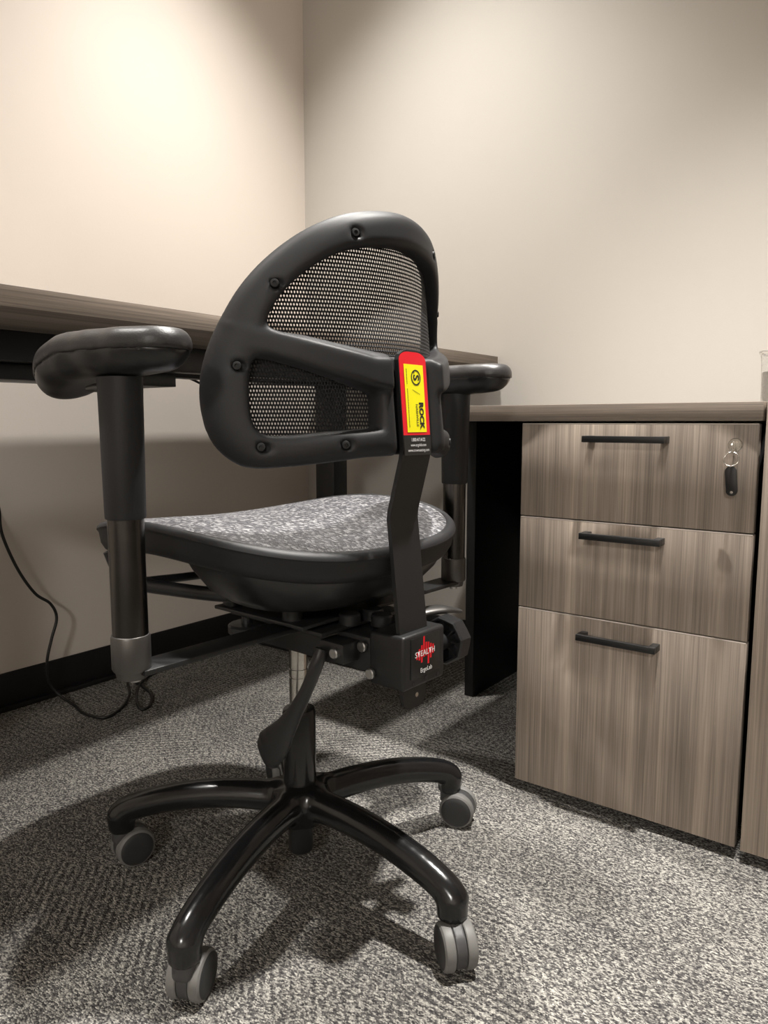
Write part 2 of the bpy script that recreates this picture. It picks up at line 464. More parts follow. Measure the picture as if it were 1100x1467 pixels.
def text_mesh(body, size, align_x='CENTER', sx=1.0, bold=0.0):
    cu = bpy.data.curves.new('t', 'FONT'); cu.body = body; cu.size = size
    cu.align_x = align_x; cu.align_y = 'CENTER'; cu.resolution_u = 3; cu.offset = bold
    o = bpy.data.objects.new('t', cu); COL.objects.link(o)
    bpy.context.view_layer.update()
    me = bpy.data.meshes.new_from_object(o.evaluated_get(bpy.context.evaluated_depsgraph_get()))
    bpy.data.objects.remove(o); bpy.data.curves.remove(cu)
    for v in me.vertices: v.co.x *= sx
    return me
def print_on(name, me, p0, u, v, nrm, off, mat, parent):
    """lay a flat 2-D mesh on a surface, off metres above it"""
    p0 = Vector(p0); u = Vector(u).normalized(); v = Vector(v).normalized(); n_ = Vector(nrm).normalized()
    for q in me.vertices: q.co = p0 + u * q.co.x + v * q.co.y + n_ * off
    me.materials.clear()
    return link(name, me, mat, parent)
def poly2d(poly):
    me = bpy.data.meshes.new('p'); me.from_pydata([(a, b_, 0) for a, b_ in poly], [], [tuple(range(len(poly)))]); me.update(); return me
def polys2d(polys):
    V = []; Fc = []
    for p in polys:
        Fc.append(tuple(range(len(V), len(V) + len(p)))); V += [(a, b_, 0) for a, b_ in p]
    me = bpy.data.meshes.new('p'); me.from_pydata(V, [], Fc); me.update(); return me
def rect(a0, b0, a1, b1): return [(a0, b0), (a1, b0), (a1, b1), (a0, b1)]
def ring2d(r0, r1, n=32, cx=0, cy=0):
    P = []
    for i in range(n):
        a = 2 * PI * i / n; c = 2 * PI * (i + 1) / n
        P.append([(cx + r0 * math.cos(a), cy + r0 * math.sin(a)), (cx + r1 * math.cos(a), cy + r1 * math.sin(a)), (cx + r1 * math.cos(c), cy + r1 * math.sin(c)), (cx + r0 * math.cos(c), cy + r0 * math.sin(c))])
    return P

# ================================================================== ROOM
struct(box('floor', (XL - 0.1, YF - 0.1, -0.05), (XR + 0.1, YB + 0.1, 0.0), M['carpet'], bev=0))
struct(box('ceiling', (XL - 0.1, YF - 0.1, ZC), (XR + 0.1, YB + 0.1, ZC + 0.05), M['ceil'], bev=0))
struct(box('wall_left', (XL - 0.1, YF - 0.1, 0), (XL, YB + 0.1, ZC), M['wall_l'], bev=0))
struct(box('wall_back', (XL, YB, 0), (XR, YB + 0.1, ZC), M['wall_b'], bev=0))
struct(box('wall_right', (XR, YF, 0), (XR + 0.1, YB + 0.1, ZC), M['wall_l'], bev=0))
struct(box('wall_front', (XL, YF - 0.1, 0), (XR + 0.1, YF, ZC), M['wall_l'], bev=0))
def baseboard(name, lo, hi, cove):
    bm = bmesh.new(); box_bm(bm, lo, hi, 0.003)
    box_bm(bm, *cove, 0.003)
    return struct(link(name, bm_mesh(bm), M['base']))
BBH = 0.094
baseboard('baseboard_left', (XL, YF, 0), (XL + 0.006, YB, BBH), ((XL, YF, 0), (XL + 0.018, YB, 0.012)))
baseboard('baseboard_back', (XL + 0.006, YB - 0.006, 0), (XR, YB, BBH), ((XL + 0.018, YB - 0.018, 0), (XR, YB, 0.012)))

# recessed downlights (the lamps that make the scallops on the walls)
names = ['recessed ceiling downlight in front of the grey wall above the drawers', 'recessed ceiling downlight close to the cream wall near the room corner',
         'recessed ceiling downlight above the near end of the desk']
for (x, y, wt, cone, bl), lab in zip(LAMPS, names):
    t = empty('ceiling_downlight', (x, y, ZC)); tag(t, lab, 'light', 'recessed downlights')
    lathe('trim_ring', [(0.058, -0.001), (0.078, -0.006), (0.080, -0.001), (0.080, 0.0), (0.058, 0.0)], M['white'], t, 40)
    lathe('lens', [(0.0, -0.0015), (0.058, -0.0015)], M['lens'], t, 40)
    ld = bpy.data.lights.new('downlight_beam', 'SPOT'); ld.energy = wt; ld.color = LAMP_COL
    ld.spot_size = math.radians(cone); ld.spot_blend = bl; ld.shadow_soft_size = 0.045
    lo = bpy.data.objects.new('downlight_beam', ld); COL.objects.link(lo); lo.parent = t; lo.location = (0, 0, -0.02)

for (x, y, wt), lab in zip(PANELS, ['square LED ceiling panel in the open office behind the viewer']):
    t = empty('ceiling_panel_light', (x, y, ZC)); tag(t, lab, 'light')
    bmf = bmesh.new()
    for lo_, hi_ in (((-0.3, -0.3), (0.3, -0.28)), ((-0.3, 0.28), (0.3, 0.3)), ((-0.3, -0.28), (-0.28, 0.28)), ((0.28, -0.28), (0.3, 0.28))):
        box_bm(bmf, (*lo_, -0.012), (*hi_, 0.0), 0.001)
    link('frame', bm_mesh(bmf), M['white'], t)
    box('diffuser', (-0.279, -0.279, -0.006), (0.279, 0.279, -0.001), M['lens'], t, 0)
    ld = bpy.data.lights.new('panel_glow', 'AREA'); ld.shape = 'SQUARE'; ld.size = 0.55; ld.energy = wt; ld.color = (1.0, 0.965, 0.92)
    lo = bpy.data.objects.new('panel_glow', ld); COL.objects.link(lo); lo.parent = t; lo.location = (0, 0, -0.015)

# ================================================================== COUNTER, PEDESTAL
CY = 1.2345                     # front of the drawers
CT, CB = 0.731, 0.702           # counter top / underside
CXL, CXR = -0.945, -0.2165
counter = empty('worktop', (CXL, CY, 0)); tag(counter, 'grey-brown wood laminate worktop along the grey back wall, on a black end panel', 'counter')
def ch(o, par):   # world-space mesh under a part: shift into the parent's space
    o.matrix_parent_inverse = Matrix.Translation(-par.location) if par.type == 'EMPTY' else par.matrix_parent_inverse.copy()
    return o
def wpart(name, lo, hi, mat, par, bev=0.0015):
    o = box(name, lo, hi, mat, None, bev)
    d = Vector(par.matrix_world.translation) if par.type != 'EMPTY' else Vector(par.location)
    if par.type == 'EMPTY':
        o.data.transform(Matrix.Translation(-Vector(par.location)))
    o.parent = par
    return o
def root_of(par): return par if par.type == 'EMPTY' else root_of(par.parent)
def wsub(name, lo, hi, mat, par, bev=0.0015):
    o = box(name, lo, hi, mat, None, bev)
    o.data.transform(Matrix.Translation(-Vector(root_of(par).location))); o.parent = par
    return o
def wattach(o, par):
    o.data.transform(Matrix.Translation(-Vector(root_of(par).location))); o.parent = par
    return o
wpart('top_panel', (CXL, CY - 0.006, CB), (CXR, YB - 0.004, CT), M['woodX'], counter, 0.0012)
wpart('end_panel', (CXL + 0.003, 1.60, 0.0), (CXL + 0.028, 1.865, CB), M['bmatte'], counter)
wpart('modesty_panel', (CXL + 0.028, 1.845, 0.40), (-0.615, 1.865, CB), M['bmatte'], counter)

ped = empty('drawer_cabinet', (-0.611, CY, 0)); tag(ped, 'grey-brown wood three-drawer file cabinet under the worktop, keys in its top drawer', 'cabinet')
PX0, PX1 = -0.6125, -0.2215
wpart('body', (PX0 + 0.004, CY + 0.019, 0.028), (PX1 - 0.004, CY + 0.60, CB - 0.004), M['carcass'], ped)
zs = [(0.531, 0.698), (0.3605, 0.5285), (0.020, 0.358)]
for k, (z0, z1) in enumerate(zs):
    d = wpart('drawer', (PX0, CY, z0), (PX1, CY + 0.018, z1), M['woodV'], ped, 0.001)
    zh = z1 - [0.026, 0.022, 0.030][k]
    xc = -0.420; hw = 0.068
    hb = bmesh.new()
    box_bm(hb, (xc - hw, CY - 0.030, zh - 0.0055), (xc + hw, CY - 0.022, zh + 0.0055), 0.0008)
    for s in (-1, 1):
        xx = xc + s * (hw - 0.006)
        box_bm(hb, (xx - 0.006, CY - 0.024, zh - 0.0055), (xx + 0.006, CY, zh + 0.0055), 0.0008)
    wattach(link('handle', bm_mesh(hb), M['bmetal']), d)
    # pale edge band on the drawer's top edge
    wsub('edge_band', (PX0 + 0.001, CY - 0.0004, z1 - 0.0016), (PX1 - 0.001, CY + 0.017, z1 + 0.0004), M['edge'], d, 0.0003)
    if k == 0:
        LK = Vector((-0.2535, CY, 0.6655))
        xf = align(LK, (0, -1, 0))
        wattach(lathe('lock', [(0.0, 0.004), (0.0095, 0.004), (0.0105, 0.003), (0.0105, 0.0)], M['steel'], None, 28, xf), d)
for x in (PX0 + 0.05, PX1 - 0.05):
    for y in (CY + 0.06, CY + 0.54):
        o = lathe('levelling_foot', [(0, 0), (0.018, 0), (0.018, 0.012), (0.008, 0.014), (0.008, 0.03)], M['bmatte'], None, 16, Matrix.Translation((x, y, 0)))
        wattach(o, ped)

# keys hanging in the lock
ky = empty('key_set', LK); tag(ky, 'small key ring with a black plastic tag hanging from the top drawer lock', 'keys')
bmk = bmesh.new(); box_bm(bmk, (-0.0012, -0.022, -0.006), (0.0012, -0.004, 0.006), 0.0004)
lathe_bm(bmk, [(0.0, 0.0011), (0.008, 0.0011), (0.008, -0.0011), (0, -0.0011)], 20, 0, Matrix.Translation((0, -0.020, -0.004)) @ Matrix.Rotation(PI / 2, 4, 'Y'))
link('key', bm_mesh(bmk), M['steel'], ky)
rc = Vector((-0.001, -0.019, -0.021))
path = [rc + Vector((0.0105 * math.cos(a), 0.004 * math.sin(a * 1.0), 0.0105 * math.sin(a))) for a in [2 * PI * i / 28 for i in range(28)]]
bmr = bmesh.new(); tube_bm(bmr, path, 0.0009, 8, True)
link('split_ring', bm_mesh(bmr, ang=60), M['steel'], ky)
tp = []
for i in range(24):
    a = 2 * PI * i / 24
    cx_, cz_ = math.cos(a), math.sin(a)
    tp.append((0.0085 * cx_, 0.0145 * (1 if cz_ > 0 else -1) + 0.0085 * cz_))
xf = Matrix.Rotation(math.radians(-5), 4, 'Y')
u = xf @ Vector((1, 0, 0)); v_ = xf @ Vector((0, 0, 1))
o = prism('key_tag', tp, (-0.0005, -0.015, -0.0545), u, v_, (0, 0.003, 0), M['plastic2'], ky, 0.0006)
link('tag_rivet', lathe('r', [(0, 0.0012), (0.0022, 0.0008), (0.0024, 0)], M['steel'], None, 14, align((0.0010, -0.0152, -0.072), (0, -1, 0))).data, M['steel'], o)
bpy.data.objects.remove(bpy.data.objects['r'])

# neighbouring cabinet at the right edge of the frame
nb = empty('side_cabinet', (-0.2165, CY, 0)); tag(nb, 'grey-brown wood cabinet at the right edge of the picture, beside the drawers', 'cabinet')
wpart('body', (-0.2105, CY + 0.022, 0.028), (0.24, YB - 0.004, 0.728), M['carcass'], nb)
wpart('door', (-0.2125, CY - 0.004, 0.020), (0.24, CY + 0.0165, 0.749), M['woodV'], nb, 0.001)
wpart('cabinet_top', (-0.2120, CY + 0.017, 0.729), (0.24, YB - 0.004, 0.748), M['woodX'], nb, 0.001)
for x in (-0.17, 0.2):
    for y in (CY + 0.06, CY + 0.6):
        wattach(lathe('levelling_foot', [(0, 0), (0.018, 0), (0.018, 0.012), (0.008, 0.014), (0.008, 0.03)], M['bmatte'], None, 16, Matrix.Translation((x, y, 0))), nb)

# clear plastic tub on the worktop at the right edge
cupx, cupy = -0.2620, 1.62
cup = empty('plastic_tub', (cupx, cupy, CT)); tag(cup, 'clear ribbed plastic tub with painted grey reflections in its lower part at the far right of the worktop', 'container')
lathe('tub_wall', [(0.0, 0.0005), (0.036, 0.0005), (0.037, 0.003), (0.0405, 0.085), (0.0415, 0.088), (0.0415, 0.093), (0.0425, 0.095), (0.0425, 0.099), (0.046, 0.101), (0.047, 0.1045), (0.0455, 0.106), (0.0415, 0.103), (0.0405, 0.090), (0.0392, 0.084), (0.0355, 0.003), (0.0, 0.0025)], M['clear'], cup, 48, sx=0.8, sy=0.8)
lathe('tub_grey_reflection', [(0, 0.0035), (0.0345, 0.0035), (0.0375, 0.064), (0.036, 0.066), (0, 0.066)], M['grey'], cup, 40, sx=0.8, sy=0.8)  # solid grey core, painted reflections of the tub's lower part

# ================================================================== HEIGHT-ADJUSTABLE DESK
DXF, DZT, DZB = -1.04, 0.8875, 0.858
desk = empty('standing_desk', (-1.38, 1.0, 0)); tag(desk, 'height-adjustable desk with grey-brown wood top and black frame along the cream wall', 'desk')
GAP = 0.070
wpart('desktop', (XL + GAP, 0.10, DZB), (DXF, 1.931, DZT), M['woodY'], desk, 0.0012)
wpart('frame_rail', (-1.345, 0.30, 0.806), (-1.30, 1.80, DZB), M['bmetal'], desk)
wpart('frame_rail', (-1.52, 0.30, 0.806), (-1.475, 1.80, DZB), M['bmetal'], desk)
wpart('cable_tray', (-1.47, 0.22, 0.777), (-1.355, 1.045, 0.8055), M['bmetal'], desk)
for yy in (0.36, 1.625):
    wpart('leg', (-1.445, yy - 0.03, 0.35), (-1.375, yy + 0.03, 0.806), M['bmetal'], desk, 0.004)
    wpart('leg_sleeve', (-1.453, yy - 0.038, 0.03), (-1.367, yy + 0.038, 0.36), M['bmetal'], desk, 0.004)
    wpart('foot', (-1.71, yy - 0.04, 0.0), (-1.10, yy + 0.04, 0.03), M['bmetal'], desk, 0.008)
    wpart('support_arm', (-1.66, yy - 0.025, 0.828), (-1.12, yy + 0.025, DZB), M['bmetal'], desk, 0.003)
# a loose lead hanging under the desk
tag(tube('desk_lead', [(-1.528, 1.205, 0.815), (-1.528, 1.25, 0.800), (-1.525, 1.30, 0.780), (-1.525, 1.345, 0.774), (-1.528, 1.378, 0.790), (-1.528, 1.39, 0.815)], 0.0032, M['cord'], None, 10), 'thin black lead drooping below the desk frame beside the chair back', 'cable')

# ================================================================== POWER CORD AT THE LEFT WALL
tag(tube('power_cord', [(-1.748, 0.825, 0.520), (-1.738, 0.829, 0.500), (-1.735, 0.831, 0.442), (-1.735, 0.862, 0.355), (-1.735, 0.901, 0.288), (-1.735, 0.938, 0.255), (-1.735, 0.952, 0.216), (-1.735, 0.936, 0.166), (-1.738, 0.923, 0.112), (-1.742, 0.925, 0.06), (-1.728, 0.945, 0.02),
     (-1.67, 0.950, 0.0045), (-1.607, 0.937, 0.004), (-1.544, 0.953, 0.004), (-1.565, 1.010, 0.004), (-1.61, 1.065, 0.012), (-1.66, 1.095, 0.03), (-1.655, 1.115, 0.02), (-1.585, 1.110, 0.006), (-1.525, 1.065, 0.004), (-1.515, 1.035, 0.005), (-1.55, 1.045, 0.012), (-1.61, 1.09, 0.02), (-1.66, 1.14, 0.012), (-1.71, 1.20, 0.004), (-1.735, 1.35, 0.004), (-1.74, 1.6, 0.004)],
     0.0036, M['cord'], None, 10), 'black power cord dropping down the cream wall and coiling on the carpet', 'cable')
outl = empty('wall_outlet', (XL, 0.79, 0.535)); tag(outl, 'white wall socket with plug at the left edge of the picture', 'outlet')
box('face_plate', (0, -0.036, -0.058), (0.006, 0.036, 0.058), M['white'], outl, 0.002)
box('plug', (0.0058, -0.014, -0.016), (0.038, 0.044, 0.012), M['cord'], outl, 0.004)

# ================================================================== OFFICE CHAIR
CH = empty('office_chair', (-0.755, 0.79, 0), PI / 2 - math.radians(3.0))
tag(CH, 'black mesh-back office chair on casters, red and yellow sticker on its back bar', 'chair')

# ---- star base: hub and five legs cut from one smooth casting
PHI0 = 68.5 - 87.0      # world bearing of a leg, less the chair's turn
def leg_path():
    return [(0.0, 0.122), (0.06, 0.127), (0.12, 0.127), (0.18, 0.121), (0.235, 0.109), (0.272, 0.096), (0.287, 0.086)]
h = 0.0042
X, Y, Z = grid((-0.33, -0.33, 0.04), (0.33, 0.33, 0.165), h)
F = None
for k in range(5):
    a = math.radians(PHI0 + 72 * k); ca, sa = math.cos(a), math.sin(a)
    pts = [(v.x, v.y) for v in catmull([(q[0], q[1], 0) for q in leg_path()], 3)]
    rad = list(np.interp([q[0] for q in pts], [0, 0.1, 0.29], [0.0245, 0.0225, 0.0205]))
    lg = None
    for (p, q, r0, r1) in zip(pts[:-1], pts[1:], rad[:-1], rad[1:]):
        near = (X * ca + Y * sa)
        g = sd_cap(X, Y, Z, (p[0] * ca, p[0] * sa, p[1]), (q[0] * ca, q[0] * sa, q[1]), r0, r1)
        lg = g if lg is None else np.minimum(lg, g)
    F = lg if F is None else smin(F, lg, 0.012)
    g = np.maximum(np.sqrt((X - 0.287 * ca) ** 2 + (Y - 0.287 * sa) ** 2) - 0.0205, np.abs(Z - 0.072) - 0.016)
    F = smin(F, g, 0.006)
hubc = np.maximum(np.sqrt(X ** 2 + Y ** 2) - 0.036, np.abs(Z - 0.118) - 0.026)
F = smin(F, hubc, 0.022)
F = np.maximum(F, 0.0575 - Z)                      # flat sockets
V, Fc = surfnet(F, (-0.33, -0.33, 0.04), h); V = relax(V, Fc, 2)
cen = V[Fc].mean(1); rr = np.hypot(cen[:, 0], cen[:, 1])
bear = np.degrees(np.arctan2(cen[:, 1], cen[:, 0]))
full = np_mesh(V, Fc)
def submesh(mask):
    fs = Fc[mask]; used, inv = np.unique(fs, return_inverse=True)
    return np_mesh(V[used], inv.reshape(fs.shape))
fullN = None
hub = link('base_hub', submesh(rr < 0.075), M['gloss'], CH)
for k in range(5):
    d = (bear - (PHI0 + 72 * k) + 180) % 360 - 180
    link('base_leg', submesh((rr >= 0.075) & (np.abs(d) <= 36)), M['gloss'], CH)

# ---- casters
def make_caster():
    hd_bm = bmesh.new()
    # hood: a fender arc between and over the wheels, and the stem
    h_ = 0.0022; R = 0.0285; off = 0.016; zc = 0.0300
    X, Y, Z = grid((-0.036, -0.022, 0.006), (0.055, 0.022, 0.085), h_)
    rad = np.hypot(X - off, Z - zc)
    core = np.maximum(rad - 0.0290, np.abs(Y) - 0.0075)
    stem = np.maximum(np.hypot(X, Y) - 0.0155, np.abs(Z - 0.052) - 0.0085)
    F = smin(core, stem, 0.010)
    F = np.maximum(F, 0.013 - Z)
    V, Fc = surfnet(F, (-0.036, -0.022, 0.006), h_)
    hood = np_mesh(V, Fc)
    wb = bmesh.new()
    # wheel about its own axle (z here), later turned on its side
    prof = [(0.0, 0.0105), (0.018, 0.0100), (0.0245, 0.0088), (0.0256, 0.0080), (0.0260, 0.0082), (0.0290, 0.0062), (0.0300, 0.0035), (0.0300, -0.0045), (0.0290, -0.0058), (0.0, -0.0058)]
    lathe_bm(wb, prof, 40, 0, None, 1, 1, [1, 1, 1, 1, 0, 0, 0, 0, 0])
    wheel = bm_mesh(wb, ang=28)
    return hood, wheel, off, zc
hood_me, wheel_me, coff, czc = make_caster()
wheel_me.materials.append(M['tread']); wheel_me.materials.append(M['disc'])
hood_me.materials.append(M['hood'])
# heading of each caster (direction the wheels trail, chair space degrees)
CHROT = 87.0
view = 126.9                                   # camera's forward bearing in the world
#  world headings: L, FL, FR, RB, hidden
headings = {0: 20, 1: 150, 2: 75, 3: 115, 4: -40}
for k in range(5):
    a = math.radians(PHI0 + 72 * k)
    hd = bpy.data.objects.new('caster', hood_me); COL.objects.link(hd); hd.parent = CH
    hd.location = (0.287 * math.cos(a), 0.287 * math.sin(a), 0)
    hd.rotation_euler = (0, 0, math.radians(headings[k] - CHROT))
    for s in (-1, 1):
        wh = bpy.data.objects.new('wheel', wheel_me); COL.objects.link(wh); wh.parent = hd
        wh.location = (coff, s * 0.0138, czc); wh.rotation_euler = (-s * PI / 2, 0, 0)
# ---- gas column
lathe('column_foot', [(0.0, 0.040), (0.0175, 0.040), (0.0190, 0.043), (0.0190, 0.10), (0, 0.10)], M['bmetal'], CH, 32)
lathe('gas_column', [(0.0, 0.10), (0.0250, 0.10), (0.0252, 0.262), (0.0235, 0.268), (0.0145, 0.269), (0.0, 0.269)], M['gloss'], CH, 40)
lathe('piston', [(0.0, 0.262), (0.0140, 0.262), (0.0140, 0.318), (0.01345, 0.3185), (0.01345, 0.3205), (0.0140, 0.321), (0.0140, 0.331), (0.0134, 0.3315), (0.0134, 0.334), (0.0140, 0.3345), (0.0140, 0.375), (0, 0.375)], M['steel'], CH, 40)

# ---- mechanism
mech = bmesh.new()
box_bm(mech, (-0.040, -0.185, 0.372), (0.040, 0.060, 0.421), 0.004)
box_bm(mech, (-0.052, -0.10, 0.408), (0.052, 0.07, 0.4232), 0.003)
mech_o = link('tilt_mechanism', bm_mesh(mech), M['bmetal'], CH)
box('slider_plate', (-0.105, -0.120, 0.4335), (0.105, 0.062, 0.4385), M['bmetal'], CH, 0.001)
box('slider_plate', (-0.085, -0.135, 0.4235), (0.085, 0.050, 0.4285), M['bmetal'], CH, 0.001)
for x in (-0.085, 0.085):
    for y in (-0.08, 0.045):
        lathe('seat_spacer', [(0, 0.438), (0.014, 0.438), (0.014, 0.472), (0, 0.472)], M['plastic2'], CH, 24, Matrix.Translation((x, y, 0)))
for (x, y) in ((-0.024, -0.128), (0.016, -0.135), (0.0, -0.165)):
    lathe('tension_cap', [(0, 0.4275), (0.015, 0.4275), (0.015, 0.4405), (0.0135, 0.4425), (0, 0.4425)], M['plastic2'], CH, 24, Matrix.Translation((x, y, 0)))
# hand wheel below the slider
kb = bmesh.new()
lathe_bm(kb, [(0, 0.386), (0.012, 0.386), (0.012, 0.396), (0.026, 0.397), (0.028, 0.400), (0.028, 0.408), (0.025, 0.411), (0.008, 0.411), (0.008, 0.43), (0, 0.43)], 14, 0, Matrix.Translation((-0.072, 0.03, 0)))
link('hand_wheel', bm_mesh(kb, ang=25), M['plastic2'], CH)
# arm bars
for s in (-1, 1):
    bar = box('arm_bar', (min(s * 0.03, s * 0.31), -0.083, 0.4195), (max(s * 0.03, s * 0.31), -0.041, 0.4260), M['bmetal'], CH, 0.0012)
    # control box with the logo plate
# control box: sheet metal shroud at the back of the mechanism
cb = bmesh.new(); box_bm(cb, (-0.042, -0.236, 0.360), (0.047, -0.178, 0.4315), 0.0045, 3)
cbox = link('bar_bracket', bm_mesh(cb), M['bmetal'], CH)
YR = -0.236
lp_ = prism('logo_plate', rect(-0.030, -0.025, 0.032, 0.028), (0.002, YR - 0.0002, 0.3985), (1, 0, 0), (0, 0, 1), (0, -0.0008, 0), M['sticker'], cbox, 0.0003)
o0 = (0.003, YR - 0.001, 0.4035)
bars = []
hts = [(-0.0215, 0.004, 0.006), (-0.0165, 0.007, 0.008), (-0.0115, 0.011, 0.012), (-0.0070, 0.022, 0.0055), (-0.0020, 0.0135, 0.005), (0.0028, 0.0125, 0.0165), (0.0080, 0.0095, 0.010), (0.0130, 0.0075, 0.005)]
for (x0, up_, dn) in hts: bars.append(rect(x0 + 0.0012, -dn, x0 + 0.0048, up_))
print_on('logo_bars', polys2d(bars), o0, (1, 0, 0.0), (0, 0, 1), (0, -1, 0), 0.0002, M['red'], cbox)
print_on('logo_lettering', text_mesh('STEALTH', 0.0105, sx=1.02, bold=0.00012), (o0[0] - 0.0015, o0[1], o0[2]), (1, 0, 0), (0, 0, 1), (0, -1, 0), 0.0004, M['wink'], cbox)
print_on('logo_lettering', text_mesh('ErgoLab', 0.0085, sx=0.9, bold=0.0001), (o0[0] + 0.001, o0[1], o0[2] - 0.0225), (1, 0, 0), (0, 0, 1), (0, -1, 0), 0.0004, M['wink'], cbox)
for (x, z) in ((-0.021, 0.3665), (0.032, 0.3665)):
    box('bracket_slot', (x - 0.0028, YR - 0.0004, z - 0.0028), (x + 0.0028, YR + 0.002, z + 0.0028), M['carcass'], cbox, 0)
lathe('bracket_hole', [(0, 0.0005), (0.0036, 0.0005), (0.0036, 0)], M['carcass'], cbox, 18, align((0.006, YR, 0.3685), (0, -1, 0)))
# bolts on the left cheek
for (x, y, z) in ((-0.041, -0.170, 0.409), (-0.041, -0.184, 0.3755)):
    lathe('bolt', [(0, 0.0085), (0.0060, 0.0085), (0.0072, 0.0070), (0.0072, 0.0035), (0.0045, 0.003), (0.0045, 0)], M['bolt'], mech_o, 24, align((x, y, z), (-1, 0, 0)))
hs = box('lever_housing', (-0.074, -0.162, 0.388), (-0.040, -0.118, 0.416), M['bmetal'], CH, 0.004)
lathe('bolt', [(0, 0.007), (0.0060, 0.007), (0.0072, 0.0055), (0.0072, 0)], M['bolt'], hs, 24, align((-0.074, -0.150, 0.4035), (-1, 0, 0)))
# paddle lever, sweeping down and forward on the left
PL = [(-0.078, -0.128, 0.405), (-0.085, -0.125, 0.385), (-0.092, -0.113, 0.350), (-0.097, -0.096, 0.317), (-0.100, -0.079, 0.290), (-0.102, -0.062, 0.267), (-0.103, -0.048, 0.252), (-0.104, -0.038, 0.243), (-0.1043, -0.034, 0.2395)]
PW = [(0.010, 0.0085), (0.010, 0.0085), (0.0092, 0.0085), (0.009, 0.011), (0.0085, 0.017), (0.0082, 0.025), (0.0075, 0.0275), (0.0055, 0.021), (0.0015, 0.006)]
tube('tilt_lever', PL, PW, M['plastic2'], CH, 20, 8, flat=(-0.9, -0.25, 0.35))
tube('height_lever', [(0.030, -0.168, 0.424), (0.065, -0.180, 0.433), (0.100, -0.192, 0.434), (0.135, -0.200, 0.426)], [(0.004, 0.008), (0.006, 0.013), (0.006, 0.016), (0.003, 0.007)], M['collar'], CH, 18, 8, flat=(0, 0, 1))
# octagonal adjustment knob on the right cheek
def knob():
    bm = bmesh.new()
    A = []
    for i in range(16):
        a = 2 * PI * i / 16 + PI / 16; r = 0.0345 if i % 2 == 0 else 0.0325
        A.append((r * math.cos(a), r * math.sin(a)))
    n = len(A)
    def ringv(sc, z): return [bm.verts.new((x * sc, y * sc, z)) for x, y in A]
    rs = [ringv(0.90, 0.0), ringv(1.0, 0.002), ringv(1.0, 0.021), ringv(0.93, 0.024), ringv(0.86, 0.024), ringv(0.83, 0.008), ringv(0.05, 0.008)]
    rs2 = rs
    for a, b_ in zip(rs[:-1], rs[1:]):
        for i in range(n): bm.faces.new((a[i], a[(i + 1) % n], b_[(i + 1) % n], b_[i]))
    bm.faces.new(rs[0][::-1]); bm.faces.new(rs[-1])
    for i in range(8):
        a = 2 * PI * i / 8
        box_bm(bm, (0.006, -0.0011, 0.006), (0.0305, 0.0011, 0.021), 0, xf=Matrix.Rotation(a, 4, 'Z'))
    return bm
kx = align((0.098, -0.212, 0.397), (-1, 0, 0))
bmk = knob()
for v in bmk.verts: v.co = kx @ v.co
kn = link('adjustment_knob', bm_mesh(bmk, ang=25), M['plastic2'], CH)
lathe('knob_shaft', [(0.0, 0.0), (0.0125, 0.0), (0.0125, 0.040), (0.0095, 0.056), (0, 0.056)], M['plastic2'], kn, 24, align((0.098, -0.212, 0.397), (-1, 0, 0)))

# ---- back bar (bent flat steel) and its stickers
JX, JW, JT = -0.006, 0.0285, 0.006
def jy(z):
    P = [(0.325, -0.227), (0.43, -0.2245), (0.578, -0.208), (0.588, -0.209), (0.655, -0.2270), (0.668, -0.2290), (0.80, -0.2175)]
    return float(np.interp(z, [p[0] for p in P], [p[1] for p in P]))
bm = bmesh.new()
ZS = [0.3285, 0.331, 0.337, 0.345, 0.40, 0.43, 0.50, 0.560, 0.578, 0.583, 0.588, 0.60, 0.645, 0.655, 0.662, 0.668, 0.70, 0.76, 0.776, 0.783, 0.787, 0.789]
HW = {0.3285: 0.010, 0.331: 0.016, 0.337: 0.022, 0.345: 0.0245, 0.40: 0.0245, 0.776: 0.0285, 0.783: 0.0245, 0.787: 0.018, 0.789: 0.011}
rows = []
for z in ZS:
    hw = HW.get(z, JW); y = jy(z)
    rows.append([bm.verts.new((JX - hw, y, z)), bm.verts.new((JX + hw, y, z)), bm.verts.new((JX + hw, y + JT, z)), bm.verts.new((JX - hw, y + JT, z))])
for a, b_ in zip(rows[:-1], rows[1:]):
    for i in range(4): bm.faces.new((a[i], a[(i + 1) % 4], b_[(i + 1) % 4], b_[i]))
bm.faces.new(rows[0][::-1]); bm.faces.new(rows[-1])
jbar = link('back_bar', bm_mesh(bm, ang=20), M['bmetal'], CH)
lathe('bar_hole', [(0, 0.0004), (0.0032, 0.0004), (0.0032, 0)], M['steel'], jbar, 16, align((JX + 0.004, jy(0.345), 0.345), (0, -1, 0)))
# sticker plane: from z 0.668 to 0.789 on the leaning top section
SV = (Vector((0, jy(0.78), 0.78)) - Vector((0, jy(0.67), 0.67))).normalized()
SN = Vector((0, -SV.z, SV.y)).normalized()
SU = Vector((1, 0, 0))
SP = Vector((JX, jy(0.725), 0.725))
def arch(hw, b0, b1, r, n=8):
    P = [(-hw, b0), (hw, b0)]
    P += [(hw - r + r * math.cos(i / n * PI / 2), b1 - r * 0.55 + r * 0.55 * math.sin(i / n * PI / 2)) for i in range(n + 1)]
    P += [(-hw + r - r * math.sin(i / n * PI / 2), b1 - r * 0.55 + r * 0.55 * math.cos(i / n * PI / 2)) for i in range(n + 1)]
    return P
o = print_on('red_sticker', poly2d(arch(0.0272, -0.041, 0.062, 0.019)), SP, SU, SV, SN, 0.0004, M['red'], jbar); o['label'] = 'red sticker with rounded top'
o = print_on('yellow_panel', poly2d(rect(-0.019, -0.0375, 0.020, 0.0465)), SP, SU, SV, SN, 0.0008, M['yellow'], jbar); o['label'] = 'yellow printed panel'
